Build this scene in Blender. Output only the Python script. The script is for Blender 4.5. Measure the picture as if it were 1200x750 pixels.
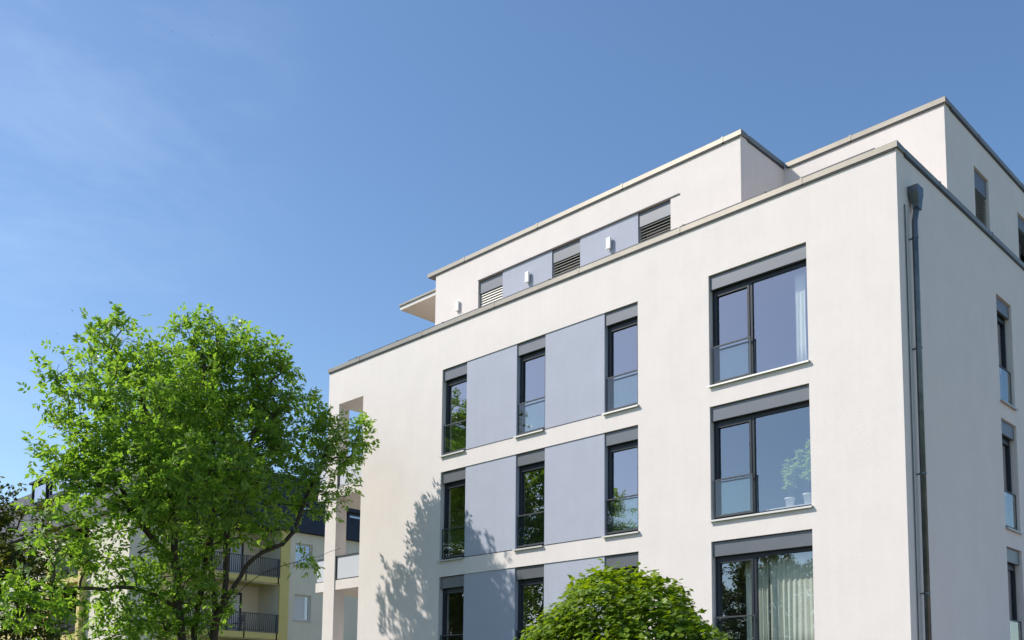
import bpy, bmesh, math, random
import numpy as np
from mathutils import Vector, Matrix

for o in list(bpy.data.objects):
    bpy.data.objects.remove(o)
SC = bpy.context.scene
COL = SC.collection
R = math.radians

# ------------------------------------------------------------------ camera
cam_d = bpy.data.cameras.new('camera')
cam = bpy.data.objects.new('camera', cam_d)
COL.objects.link(cam)
YAW, PITCH, ROLL = -0.7838, 0.1025, 0.0103
cf = Vector((math.sin(YAW), math.cos(YAW), 0))
cr = Vector((math.cos(YAW), -math.sin(YAW), 0))
fw = cf*math.cos(PITCH) + Vector((0, 0, 1))*math.sin(PITCH)
up = -cf*math.sin(PITCH) + Vector((0, 0, 1))*math.cos(PITCH)
rx = cr*math.cos(ROLL) + up*math.sin(ROLL)
ux = -cr*math.sin(ROLL) + up*math.cos(ROLL)
mt = Matrix((rx, ux, -fw)).transposed().to_4x4()
mt.translation = Vector((7.378, -17.691, 1.6))
cam.matrix_world = mt
cam_d.sensor_width = 36
cam_d.lens = 1152.39/1200*36
cam_d.shift_x = (600-597.3)/1200
cam_d.shift_y = (710.26-375)/1200
cam_d.clip_end = 2000
SC.camera = cam
SC.render.resolution_x, SC.render.resolution_y = 1024, 640

# ------------------------------------------------------------------ light
TO_SUN = Vector((-1, -0.87, 1.27)).normalized()
SUN_EL = math.asin(TO_SUN.z)
SUN_AZ = math.atan2(TO_SUN.x, TO_SUN.y)
w = bpy.data.worlds.new('World')
SC.world = w
w.use_nodes = True
nt = w.node_tree
nt.nodes.clear()
n_out = nt.nodes.new('ShaderNodeOutputWorld')
n_bg = nt.nodes.new('ShaderNodeBackground')
n_sky = nt.nodes.new('ShaderNodeTexSky')
n_sky.sky_type = 'NISHITA'
n_sky.sun_disc = False
n_sky.sun_elevation = SUN_EL
n_sky.sun_rotation = SUN_AZ
n_sky.altitude = 100
n_sky.air_density = 1.0
n_sky.dust_density = 0.7
n_sky.ozone_density = 1.6
n_bg.inputs[1].default_value = 0.15
# thin cirrus veils high up in the sky
tc = nt.nodes.new('ShaderNodeTexCoord')
mp = nt.nodes.new('ShaderNodeMapping')
mp.inputs['Rotation'].default_value = (R(8), 0, R(-6))
mp.inputs['Scale'].default_value = (6.0, 1.3, 6.5)
cn = nt.nodes.new('ShaderNodeTexNoise')
cn.inputs['Scale'].default_value = 1.5
cn.inputs['Detail'].default_value = 9
cn.inputs['Roughness'].default_value = 0.62
cn.inputs['Distortion'].default_value = 0.5
cr_ = nt.nodes.new('ShaderNodeMapRange')
cr_.inputs['From Min'].default_value = 0.44
cr_.inputs['From Max'].default_value = 0.75
cr_.inputs['To Max'].default_value = 0.13
cmix = nt.nodes.new('ShaderNodeMixRGB')
cmix.inputs['Color2'].default_value = (6.2, 7.0, 7.8, 1)
nt.links.new(tc.outputs['Generated'], mp.inputs[0])
nt.links.new(mp.outputs[0], cn.inputs['Vector'])
nt.links.new(cn.outputs[0], cr_.inputs[0])
# the veils gather in the western part of the sky, a thin streak further east
msum = None
for dv, lo, hi, amt in (((-0.835, 0.23, 0.497), 0.955, 0.999, 1.0), ((-0.905, 0.255, 0.335), 0.985, 0.9995, 0.8)):
    dn = nt.nodes.new('ShaderNodeVectorMath'); dn.operation = 'DOT_PRODUCT'
    dn.inputs[1].default_value = dv
    nt.links.new(tc.outputs['Generated'], dn.inputs[0])
    rn = nt.nodes.new('ShaderNodeMapRange'); rn.interpolation_type = 'SMOOTHSTEP'
    rn.inputs['From Min'].default_value = lo; rn.inputs['From Max'].default_value = hi; rn.inputs['To Max'].default_value = amt
    nt.links.new(dn.outputs['Value'], rn.inputs[0])
    if msum is None:
        msum = rn.outputs[0]
    else:
        an = nt.nodes.new('ShaderNodeMath'); an.operation = 'MAXIMUM'
        nt.links.new(msum, an.inputs[0]); nt.links.new(rn.outputs[0], an.inputs[1])
        msum = an.outputs[0]
mu = nt.nodes.new('ShaderNodeMath'); mu.operation = 'MULTIPLY'
nt.links.new(cr_.outputs[0], mu.inputs[0]); nt.links.new(msum, mu.inputs[1])
nt.links.new(mu.outputs[0], cmix.inputs[0])
hs = nt.nodes.new('ShaderNodeHueSaturation')
hs.inputs['Saturation'].default_value = 1.13
nt.links.new(n_sky.outputs[0], hs.inputs['Color'])
nt.links.new(hs.outputs[0], cmix.inputs[1])
nt.links.new(cmix.outputs[0], n_bg.inputs[0])
nt.links.new(n_bg.outputs[0], n_out.inputs[0])

sun_d = bpy.data.lights.new('sun', 'SUN')
sun_d.energy = 4.2
sun_d.angle = R(0.5)
sun_d.color = (1.0, 0.945, 0.86)
sun = bpy.data.objects.new('sun', sun_d)
COL.objects.link(sun)
sun.location = (-40, -34, 60)
sun.rotation_euler = TO_SUN.to_track_quat('Z', 'Y').to_euler()

SC.view_settings.view_transform = 'Standard'
SC.view_settings.look = 'None'
SC.view_settings.exposure = 0.26
SC.view_settings.gamma = 1
SC.render.engine = 'CYCLES'
SC.cycles.max_bounces = 8
SC.cycles.transparent_max_bounces = 12

# ------------------------------------------------------------------ materials
def node(nt, t, **kw):
    n = nt.nodes.new(t)
    for k, v in kw.items():
        n.inputs[k].default_value = v
    return n

def mat(name, col, rough=0.6, metal=0.0, spec=0.4, var=0.0, vscale=3.0, bump=0.0, bscale=60.0, streak=0.0):
    m = bpy.data.materials.new(name)
    m.use_nodes = True
    t = m.node_tree
    b = t.nodes['Principled BSDF']
    b.inputs['Base Color'].default_value = (*col, 1)
    b.inputs['Roughness'].default_value = rough
    b.inputs['Metallic'].default_value = metal
    b.inputs['Specular IOR Level'].default_value = spec
    g = t.nodes.new('ShaderNodeNewGeometry')
    if var > 0:
        n = node(t, 'ShaderNodeTexNoise', Scale=vscale, Detail=6, Roughness=0.6)
        t.links.new(g.outputs['Position'], n.inputs['Vector'])
        r = node(t, 'ShaderNodeMapRange')
        r.inputs['From Min'].default_value = 0.3
        r.inputs['From Max'].default_value = 0.7
        r.inputs['To Min'].default_value = 1-var
        r.inputs['To Max'].default_value = 1+var*0.6
        t.links.new(n.outputs[0], r.inputs[0])
        last = r.outputs[0]
        if streak > 0:
            mpn = node(t, 'ShaderNodeMapping', Scale=(5.0, 5.0, 0.35))
            t.links.new(g.outputs['Position'], mpn.inputs[0])
            n2 = node(t, 'ShaderNodeTexNoise', Scale=1.3, Detail=5, Roughness=0.65)
            t.links.new(mpn.outputs[0], n2.inputs['Vector'])
            r2 = node(t, 'ShaderNodeMapRange')
            r2.inputs['From Min'].default_value = 0.35
            r2.inputs['From Max'].default_value = 0.75
            r2.inputs['To Min'].default_value = 1.0
            r2.inputs['To Max'].default_value = 1-streak
            t.links.new(n2.outputs[0], r2.inputs[0])
            mm = t.nodes.new('ShaderNodeMath')
            mm.operation = 'MULTIPLY'
            t.links.new(last, mm.inputs[0])
            t.links.new(r2.outputs[0], mm.inputs[1])
            last = mm.outputs[0]
        mx = t.nodes.new('ShaderNodeVectorMath')
        mx.operation = 'SCALE'
        mx.inputs[0].default_value = col
        t.links.new(last, mx.inputs['Scale'])
        t.links.new(mx.outputs[0], b.inputs['Base Color'])
    if bump > 0:
        n = node(t, 'ShaderNodeTexNoise', Scale=bscale, Detail=4, Roughness=0.7)
        t.links.new(g.outputs['Position'], n.inputs['Vector'])
        bp = node(t, 'ShaderNodeBump', Strength=bump, Distance=0.02)
        t.links.new(n.outputs[0], bp.inputs['Height'])
        t.links.new(bp.outputs[0], b.inputs['Normal'])
    return m

def leaf_mat(name, c_lo, c_hi, trans=0.45, rough=0.45, tcol=None):
    m = bpy.data.materials.new(name)
    m.use_nodes = True
    t = m.node_tree
    t.nodes.clear()
    out = t.nodes.new('ShaderNodeOutputMaterial')
    g = t.nodes.new('ShaderNodeNewGeometry')
    n = node(t, 'ShaderNodeTexNoise', Scale=0.9, Detail=3)
    t.links.new(g.outputs['Position'], n.inputs['Vector'])
    a = t.nodes.new('ShaderNodeMath')
    a.operation = 'MULTIPLY_ADD'
    a.inputs[1].default_value = 0.6
    t.links.new(g.outputs['Random Per Island'], a.inputs[0])
    s = t.nodes.new('ShaderNodeMath')
    s.operation = 'MULTIPLY'
    s.inputs[1].default_value = 0.45
    t.links.new(n.outputs[0], s.inputs[0])
    t.links.new(s.outputs[0], a.inputs[2])
    rp = t.nodes.new('ShaderNodeValToRGB')
    rp.color_ramp.elements[0].color = (*c_lo, 1)
    rp.color_ramp.elements[0].position = 0.1
    rp.color_ramp.elements[1].color = (*c_hi, 1)
    rp.color_ramp.elements[1].position = 0.85
    t.links.new(a.outputs[0], rp.inputs[0])
    d = t.nodes.new('ShaderNodeBsdfPrincipled')
    d.inputs['Roughness'].default_value = rough
    d.inputs['Specular IOR Level'].default_value = 0.35
    t.links.new(rp.outputs[0], d.inputs['Base Color'])
    tr = t.nodes.new('ShaderNodeBsdfTranslucent')
    tm = t.nodes.new('ShaderNodeMixRGB')
    tm.blend_type = 'MULTIPLY'
    tm.inputs[0].default_value = 1
    tm.inputs[2].default_value = (*(tcol or (1.5, 1.5, 0.5)), 1)
    t.links.new(rp.outputs[0], tm.inputs[1])
    t.links.new(tm.outputs[0], tr.inputs[0])
    mx = t.nodes.new('ShaderNodeMixShader')
    mx.inputs[0].default_value = trans
    t.links.new(d.outputs[0], mx.inputs[1])
    t.links.new(tr.outputs[0], mx.inputs[2])
    t.links.new(mx.outputs[0], out.inputs[0])
    return m

def glass_mat(name, refl, tint, rcol=(0.9, 0.9, 0.95), wav=0.0, solid=False):
    m = bpy.data.materials.new(name)
    m.use_nodes = True
    t = m.node_tree
    t.nodes.clear()
    out = t.nodes.new('ShaderNodeOutputMaterial')
    tp = t.nodes.new('ShaderNodeBsdfTransparent')
    tp.inputs[0].default_value = (*tint, 1)
    gl = t.nodes.new('ShaderNodeBsdfGlossy')
    gl.inputs['Color'].default_value = (*rcol, 1)
    gl.inputs['Roughness'].default_value = 0.0
    if wav > 0:
        g = t.nodes.new('ShaderNodeNewGeometry')
        n = node(t, 'ShaderNodeTexNoise', Scale=0.9, Detail=1)
        t.links.new(g.outputs['Position'], n.inputs['Vector'])
        bp = node(t, 'ShaderNodeBump', Strength=wav, Distance=0.02)
        t.links.new(n.outputs[0], bp.inputs['Height'])
        t.links.new(bp.outputs[0], gl.inputs['Normal'])
    lw = t.nodes.new('ShaderNodeLayerWeight')
    lw.inputs['Blend'].default_value = 0.5
    fr = t.nodes.new('ShaderNodeMath')
    fr.operation = 'POWER'
    fr.inputs[1].default_value = 4.0
    t.links.new(lw.outputs['Facing'], fr.inputs[0])
    ad = t.nodes.new('ShaderNodeMath')
    ad.operation = 'ADD'
    ad.use_clamp = True
    ad.inputs[1].default_value = refl
    t.links.new(fr.outputs[0], ad.inputs[0])
    # only the outer face of a pane mirrors, the rear face just lets light through
    gb = t.nodes.new('ShaderNodeNewGeometry')
    inv = t.nodes.new('ShaderNodeMath'); inv.operation = 'SUBTRACT'; inv.inputs[0].default_value = 1.0
    t.links.new(gb.outputs['Backfacing'], inv.inputs[1])
    ff = t.nodes.new('ShaderNodeMath'); ff.operation = 'MULTIPLY'
    t.links.new(ad.outputs[0], ff.inputs[0]); t.links.new(inv.outputs[0], ff.inputs[1])
    mx = t.nodes.new('ShaderNodeMixShader')
    t.links.new((ff if solid else ad).outputs[0], mx.inputs[0])
    t.links.new(tp.outputs[0], mx.inputs[1])
    t.links.new(gl.outputs[0], mx.inputs[2])
    t.links.new(mx.outputs[0], out.inputs[0])
    return m

M = dict(
    plaster=mat('white_plaster', (0.80, 0.735, 0.70), 0.9, spec=0.15, var=0.035, vscale=1.3, bump=0.35, bscale=45, streak=0.03),
    panel=mat('grey_blue_plaster', (0.45, 0.47, 0.55), 0.9, spec=0.15, var=0.04, vscale=1.6, bump=0.35, bscale=45, streak=0.03),
    box=mat('shutter_box_grey', (0.15, 0.158, 0.175), 0.42, 0.3, var=0.04),
    frame=mat('anthracite_frame', (0.02, 0.026, 0.036), 0.45, spec=0.35),
    sill=mat('aluminium_sill', (0.48, 0.475, 0.455), 0.5, 0.25, var=0.08, vscale=8),
    coping=mat('coping_sheet_metal', (0.25, 0.23, 0.195), 0.45, 0.6, var=0.16, vscale=0.8, streak=0.05),
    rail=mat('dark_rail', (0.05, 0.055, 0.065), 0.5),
    zinc=mat('zinc_pipe', (0.14, 0.155, 0.16), 0.38, 0.75, var=0.3, vscale=4),
    slat=mat('blind_slat', (0.50, 0.49, 0.45), 0.5, 0.1),
    lamp=mat('lamp_white', (0.8, 0.79, 0.77), 0.4),
    inner=mat('interior_paint', (0.34, 0.33, 0.32), 0.9, var=0.03),
    soffit=mat('soffit_paint', (0.72, 0.69, 0.65), 0.9, var=0.04),
    balc=mat('balcony_panel', (0.60, 0.61, 0.66), 0.5, var=0.02),
    glass=glass_mat('window_glass', 0.31, (0.93, 0.96, 0.94), (0.96, 0.93, 1.0), 0.05),
    clear=glass_mat('clear_window_glass', 0.24, (0.96, 0.98, 0.96), (0.84, 0.92, 1.0), 0.05),
    guard=glass_mat('guard_glass', 0.09, (0.94, 0.975, 0.96), (0.97, 0.98, 0.97), 0.0, True),
    curtain=mat('sheer_curtain', (0.72, 0.76, 0.68), 0.9, var=0.03),
    pot=mat('white_pot', (0.75, 0.75, 0.73), 0.35),
    soil=mat('potting_soil', (0.05, 0.035, 0.025), 0.95),
    bark=mat('bark', (0.075, 0.058, 0.042), 0.9, var=0.35, vscale=12, bump=0.6, bscale=40),
    grass=mat('lawn', (0.075, 0.10, 0.03), 0.95, var=0.35, vscale=2.0),
    paving=mat('paving', (0.47, 0.345, 0.275), 0.9, var=0.1, vscale=2.0),
    low_bounce=mat('low_bounce', (0.06, 0.058, 0.055), 0.95, var=0.1),
    ywhite=mat('old_white_render', (0.70, 0.65, 0.53), 0.9, var=0.06, vscale=0.7, streak=0.06),
    yellow=mat('yellow_paint', (0.62, 0.52, 0.20), 0.85, var=0.05, vscale=1.0, streak=0.05),
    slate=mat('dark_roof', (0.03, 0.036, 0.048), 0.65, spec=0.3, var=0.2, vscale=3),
    iron=mat('dark_iron', (0.04, 0.045, 0.055), 0.5),
    bird=mat('dark_feather', (0.03, 0.03, 0.035), 0.8),
    door=mat('door_white', (0.6, 0.6, 0.6), 0.5),
)
M['leaf'] = leaf_mat('ash_leaf', (0.06, 0.155, 0.026), (0.245, 0.345, 0.07), 0.55, rough=0.40, tcol=(1.85, 1.95, 0.7))
M['maple'] = leaf_mat('maple_leaf', (0.05, 0.125, 0.012), (0.26, 0.36, 0.02), 0.42, tcol=(1.8, 1.7, 0.4))
M['copper'] = leaf_mat('copper_leaf', (0.04, 0.08, 0.014), (0.14, 0.17, 0.03), 0.38, tcol=(1.6, 1.3, 0.5))
M['darkleaf'] = leaf_mat('dark_leaf', (0.03, 0.055, 0.01), (0.08, 0.11, 0.02), 0.4)
M['potleaf'] = leaf_mat('pot_leaf', (0.16, 0.26, 0.05), (0.52, 0.64, 0.20), 0.4)

# ------------------------------------------------------------------ helpers
ORG = {}

def tag(o, label=None, cat=None, group=None, kind=None):
    if label: o['label'] = label
    if cat: o['category'] = cat
    if group: o['group'] = group
    if kind: o['kind'] = kind
    return o

def thing(name, label, cat, loc, group=None):
    o = bpy.data.objects.new(name, None)
    o.empty_display_size = 0.3
    COL.objects.link(o)
    o.location = loc
    ORG[o.name] = Vector(loc)
    return tag(o, label, cat, group)

def link(name, me, parent):
    o = bpy.data.objects.new(name, me)
    COL.objects.link(o)
    if parent is not None:
        o.parent = parent
        ORG[o.name] = ORG[parent.name]
    else:
        ORG[o.name] = Vector((0, 0, 0))
    return o

class MB:
    def __init__(s, f=None):
        s.v = []; s.f = []; s.map = f      # f maps (u, depth, z) of a facade to world space
    def P(s, p):
        return s.map(*p) if s.map else p
    def poly(s, pts):
        i = len(s.v)
        s.v += [s.P(p) for p in pts]
        s.f.append(tuple(range(i, i+len(pts))))
    def box(s, x0, x1, y0, y1, z0, z1):
        i = len(s.v)
        s.v += [s.P(p) for p in ((x0,y0,z0),(x1,y0,z0),(x1,y1,z0),(x0,y1,z0),(x0,y0,z1),(x1,y0,z1),(x1,y1,z1),(x0,y1,z1))]
        s.f += [tuple(i+k for k in q) for q in ((0,3,2,1),(4,5,6,7),(0,1,5,4),(1,2,6,5),(2,3,7,6),(3,0,4,7))]
    def tube(s, pts, rad, n=8, cap=True):
        pts = [Vector(p) for p in pts]
        rings = []
        prev = None
        for k, p in enumerate(pts):
            a = pts[max(k-1, 0)]; b = pts[min(k+1, len(pts)-1)]
            d = (b-a).normalized()
            if prev is None:
                x = d.orthogonal().normalized()
            else:
                x = (prev - d*prev.dot(d))
                x = x.normalized() if x.length > 1e-6 else d.orthogonal().normalized()
            prev = x
            y = d.cross(x)
            r = rad[k] if hasattr(rad, '__len__') else rad
            i = len(s.v)
            for j in range(n):
                t = 2*math.pi*j/n
                s.v.append(tuple(p + (x*math.cos(t)+y*math.sin(t))*r))
            rings.append(i)
        for a, b in zip(rings[:-1], rings[1:]):
            for j in range(n):
                s.f.append((a+j, a+(j+1)%n, b+(j+1)%n, b+j))
        if cap:
            s.f.append(tuple(rings[0]+j for j in reversed(range(n))))
            s.f.append(tuple(rings[-1]+j for j in range(n)))
    def build(s, name, m, parent=None, smooth=False, bevel=0.0):
        org = ORG[parent.name] if parent is not None else Vector((0, 0, 0))
        me = bpy.data.meshes.new(name)
        me.from_pydata([tuple(Vector(p)-org) for p in s.v], [], s.f)
        bm = bmesh.new()
        bm.from_mesh(me)
        if bevel:
            bmesh.ops.bevel(bm, geom=bm.edges[:], offset=bevel, segments=2, affect='EDGES', profile=0.6)
        bmesh.ops.recalc_face_normals(bm, faces=bm.faces)
        bm.to_mesh(me)
        bm.free()
        if smooth:
            for p in me.polygons: p.use_smooth = True
        me.materials.append(m)
        return link(name, me, parent)

def wall_sheet(mb, us, zs, holes, d0, d1, back=True):
    """wall of thickness d0..d1 with rectangular holes (u0,u1,z0,z1): one sheet with reveals"""
    U = sorted({*us, *[h[0] for h in holes], *[h[1] for h in holes]})
    Z = sorted({*zs, *[h[2] for h in holes], *[h[3] for h in holes]})
    U = [u for u in U if us[0] <= u <= us[-1]]
    Z = [z for z in Z if zs[0] <= z <= zs[-1]]
    def hole(i, j):
        if i < 0 or j < 0 or i >= len(U)-1 or j >= len(Z)-1:
            return None
        uc, zc = (U[i]+U[i+1])/2, (Z[j]+Z[j+1])/2
        return any(h[0] < uc < h[1] and h[2] < zc < h[3] for h in holes)
    for i in range(len(U)-1):
        for j in range(len(Z)-1):
            a, b, c, d = U[i], U[i+1], Z[j], Z[j+1]
            if hole(i, j):
                continue
            mb.poly([(a,d0,c),(b,d0,c),(b,d0,d),(a,d0,d)])
            if back:
                mb.poly([(a,d1,c),(a,d1,d),(b,d1,d),(b,d1,c)])
            for (ii, jj, q) in ((i-1,j,((a,c),(a,d))), (i+1,j,((b,d),(b,c))), (i,j-1,((b,c),(a,c))), (i,j+1,((a,d),(b,d)))):
                if hole(ii, jj) is not False:
                    (u1, z1), (u2, z2) = q
                    mb.poly([(u1,d0,z1),(u2,d0,z2),(u2,d1,z2),(u1,d1,z1)])

front = lambda u, d, z: (u, d, z)
right = lambda u, d, z: (-d, u, z)

# ------------------------------------------------------------------ leaves and trees
def leaf_object(name, m, parent, pos, dirn, nrm, length, width, shape):
    """many separate leaf blades: pos = base, dirn = along the blade, nrm = face normal"""
    dirn = dirn/np.linalg.norm(dirn, axis=1, keepdims=True)
    side = np.cross(nrm, dirn)
    side /= np.linalg.norm(side, axis=1, keepdims=True)+1e-9
    nn = np.cross(dirn, side)
    tpl = {'blade': [(0,0,0),(.38,.5,.06),(1,0,-.10),(.38,-.5,.06)],
           'lobed': [(0,0,0),(.10,.42,.03),(.36,.34,.04),(.52,.56,-.02),(.66,.24,.02),(1,0,-.10),(.66,-.24,.02),(.52,-.56,-.02),(.36,-.34,.04),(.10,-.42,.03)]}[shape]
    k = len(tpl)
    n = len(pos)
    L = np.asarray(length).reshape(-1, 1)*np.ones((n, 1))
    W = np.asarray(width).reshape(-1, 1)*np.ones((n, 1))
    V = np.empty((n, k, 3))
    for i, (a, b, c) in enumerate(tpl):
        V[:, i] = pos + dirn*L*a + side*W*b + nn*L*c
    org = np.array(ORG[parent.name]) if parent is not None else np.zeros(3)
    V = (V-org).reshape(-1, 3)
    me = bpy.data.meshes.new(name)
    me.vertices.add(n*k)
    me.vertices.foreach_set('co', V.astype(np.float32).ravel())
    me.loops.add(n*k)
    me.loops.foreach_set('vertex_index', np.arange(n*k, dtype=np.int32))
    me.polygons.add(n)
    me.polygons.foreach_set('loop_start', np.arange(0, n*k, k, dtype=np.int32))
    me.update(calc_edges=True)
    me.materials.append(m)
    return link(name, me, parent)

def grow(seed, stems, lobes, n_tips, r_tip=0.007, step=0.32, power=0.5, shell=0.62):
    """branch skeleton: stems are given polylines, further limbs reach for points spread through the lobes"""
    rng = np.random.default_rng(seed)
    nodes = []; par = []
    def add(p, q):
        nodes.append(np.array(p, float)); par.append(q)
        return len(nodes)-1
    for st in stems:
        st = [np.array(p, float) for p in st]
        if not nodes:
            last = add(st[0], -1)
        else:
            d = [np.linalg.norm(n-st[0]) for n in nodes]
            last = int(np.argmin(d))
            if d[last] > 0.05:
                last = add(st[0], last)
        # smooth the polyline
        for k in range(len(st)-1):
            p0 = st[max(k-1, 0)]; p1 = st[k]; p2 = st[k+1]; p3 = st[min(k+2, len(st)-1)]
            m = max(2, int(np.linalg.norm(p2-p1)/step))
            for s in range(1, m+1):
                t = s/m
                q = 0.5*((2*p1)+(-p0+p2)*t+(2*p0-5*p1+4*p2-p3)*t*t+(-p0+3*p1-3*p2+p3)*t**3)
                last = add(q+rng.normal(0, 0.015, 3), last)
    n_stem = len(nodes)
    vol = np.array([l[3]**2.4 for l in lobes]); vol /= vol.sum()
    att = []
    for _ in range(n_tips):
        l = lobes[rng.choice(len(lobes), p=vol)]
        d = rng.normal(0, 1, 3); d /= np.linalg.norm(d)
        r = l[3]*(shell+(1-shell)*rng.random()) if rng.random() < 0.72 else l[3]*rng.random()**0.5
        att.append(np.array(l[:3])+d*r*np.array([1, 1, 0.92]))
    att = np.array(att)
    A = np.array(nodes)
    dm = np.array([np.min(np.linalg.norm(A-a, axis=1)) for a in att])
    order = np.argsort(dm)
    depth = np.zeros(100000)
    for i in range(1, n_stem):
        depth[i] = depth[par[i]]+np.linalg.norm(nodes[i]-nodes[par[i]])
    arr = np.zeros((100000, 3)); arr[:n_stem] = A
    tips = []
    for k in order:
        a = att[k]
        n = len(nodes)
        dv = a-arr[:n]
        ds = np.linalg.norm(dv, axis=1)
        cost = ds*(1+0.55*np.clip(-dv[:, 2]/(ds+1e-6)+0.1, 0, 1)) + 0.10*depth[:n]
        cost[arr[:n, 2] < 1.9] += 50
        j = int(np.argmin(cost))
        p = arr[j].copy()
        dist = ds[j]
        base = p-arr[par[j]] if par[j] >= 0 else np.array([0, 0, 1.])
        base /= np.linalg.norm(base)+1e-9
        c = p+(base*0.22+0.3*dv[j]/(dist+1e-6)+np.array([0, 0, 0.22]))*dist*0.45+rng.normal(0, 0.05, 3)*dist
        m = max(2, int(dist/step+0.5))
        last = j
        path = []
        for s in range(1, m+1):
            t = s/m
            q = (1-t)**2*p+2*t*(1-t)*c+t*t*a
            if s < m: q = q+rng.normal(0, 0.02, 3)
            last = add(q, last)
            arr[last] = q
            depth[last] = depth[par[last]]+np.linalg.norm(q-arr[par[last]])
            path.append(last)
        tips.append((j, path))
    cnt = np.zeros(len(nodes))
    for j, path in tips:
        cnt[path[-1]] += 1
    for i in range(len(nodes)-1, 0, -1):
        cnt[par[i]] += cnt[i]
    rad = r_tip*np.maximum(cnt, 1)**power
    return np.array(nodes), np.array(par), rad, tips, n_stem

def branches(nodes, par, rad, min_r, name, m, parent):
    kids = {}
    for i, p in enumerate(par):
        kids.setdefault(int(p), []).append(i)
    mb = MB()
    stack = [0]
    # chains follow the thickest child
    starts = [(-1, 0)]
    while starts:
        pi, i = starts.pop()
        chain = [i] if pi < 0 else [pi, i]
        rr = [rad[i]] if pi < 0 else [min(rad[i]*1.15, rad[pi]), rad[i]]
        cur = i
        while kids.get(cur):
            ks = sorted(kids[cur], key=lambda q: -rad[q])
            for q in ks[1:]:
                if rad[q] >= min_r: starts.append((cur, q))
            cur = ks[0]
            chain.append(cur); rr.append(rad[cur])
        if len(chain) > 1:
            big = max(rr)
            mb.tube([nodes[q] for q in chain], rr, 8 if big > 0.05 else (5 if big > 0.02 else 3), cap=False)
    return mb.build(name, m, parent, smooth=True)

def compound_leaves(seed, nodes, tips, parent, m, per_node, leaflets, length, width, last=4, spread=0.10, droop=0.55):
    rng = np.random.default_rng(seed)
    P = []; D = []; N = []
    for j, path in tips:
        use = path[-last:]
        for q in use:
            p = nodes[q]
            prev = nodes[path[max(path.index(q)-1, 0)]]
            ax = p-prev
            if np.linalg.norm(ax) < 1e-6: ax = np.array([0, 0, 1.])
            ax /= np.linalg.norm(ax)
            for _ in range(per_node):
                # one compound leaf: a drooping rachis with leaflets on both sides
                d = ax*0.6+rng.normal(0, 0.75, 3)
                d[2] -= droop*0.45
                d /= np.linalg.norm(d)
                upv = np.array([0, 0, 1.])+rng.normal(0, 0.45, 3)+np.array(TO_SUN)*0.7
                sd = np.cross(d, upv); sd /= np.linalg.norm(sd)+1e-9
                nm = np.cross(sd, d)
                o = p+rng.normal(0, spread, 3)
                ln = rng.uniform(0.75, 1.2)
                for k in range(leaflets):
                    if k == leaflets-1:
                        t, s = 1.0, 0.0
                    else:
                        t, s = 0.35+0.3*(k//2), (1 if k % 2 else -1)
                    dd = d*(0.55 if s else 1)+sd*s*0.8+rng.normal(0, 0.16, 3)
                    dd[2] -= droop*0.35
                    P.append(o+d*t*length*1.5*ln+sd*s*0.008)
                    D.append(dd)
                    N.append(nm+rng.normal(0, 0.28, 3))
    P = np.array(P); D = np.array(D); N = np.array(N)
    s = rng.uniform(0.75, 1.25, len(P))
    return leaf_object('crown', m, parent, P, D, N, length*s, width*s, 'blade')

# ------------------------------------------------------------------ ground
def ground():
    mb = MB()
    mb.poly([(-500, -300, 0), (300, -300, 0), (300, 500, 0), (-500, 500, 0)])
    tag(mb.build('lawn', M['grass']), kind='structure')
    mb = MB()
    mb.box(-19.5, 0.9, -3.4, -0.9, -0.1, 0.02)
    tag(mb.build('path', M['low_bounce']), kind='structure')  # unseen path added for ground bounce, darkened to keep light off the front
    mb = MB()
    mb.box(0.9, 16.0, -0.9, 40.0, -0.1, 0.02)
    tag(mb.build('bounce_court', M['paving']), kind='structure')  # unseen paving added to bounce warm light onto the shaded side wall
ground()

# ------------------------------------------------------------------ the white apartment building
AL, AR, BL, BR_, CL, CR, DL, DR = -13.027, -12.026, -10.105, -9.089, -7.161, -6.146, -4.210, -1.883
ST = 2.95
HEAD = [5.151+ST*k for k in range(3)]
SILL = [2.655+ST*k for k in range(3)]
WL, TH = -18.58, 0.40
TOP = 12.29
BACK = 15.0
PY, RY, PXL, PXM, PXR = 1.33, 3.34, -14.95, -4.17, -0.30
PTOP, PHEAD = 14.89, 14.10
RW = (5.213, 6.196)

house = thing('apartment_building', 'white flat roofed apartment building with grey blue panels, dark windows and set back top floor', 'apartment building', (-9.3, 7.0, 0))

wall = MB(front)
holes = []
for k in range(3):
    holes += [(AL, CR, SILL[k], HEAD[k]), (DL, DR, SILL[k], HEAD[k])]
holes.append((-18.0, -16.73, 0.1, 11.125))
wall_sheet(wall, (WL, 0.0), (-0.2, TOP), holes, 0.0, TH)
wall.map = right
# rows of the side wall sit a few centimetres off the front rows
RH = [HEAD[k]+dz for k, dz in enumerate((0.10, 0.06, 0.0))]
RS = [SILL[k]+dz for k, dz in enumerate((0.10, 0.06, 0.0))]
wall_sheet(wall, (TH, BACK), (-0.2, TOP), [(RW[0], RW[1], RS[k], RH[k]) for k in range(3)]+[(RW[0]+4.3, RW[1]+4.3, RS[k], RH[k]) for k in range(3)], 0.0, TH)
wall.map = front
# end wall, loggia return wall, beam over the open loggia side, back wall
wall.box(WL, WL+TH, 3.2, BACK-TH, -0.2, TOP)
wall.box(WL, WL+0.3, TH, 3.2, 11.35, TOP)
wall.box(-16.73, -16.45, TH, 3.2, -0.2, TOP-0.3)
wall.box(WL+TH, -16.45, 3.2, 3.5, -0.2, TOP-0.3)
wall.box(WL, 0, BACK-TH, BACK, -0.2, TOP)
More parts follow.
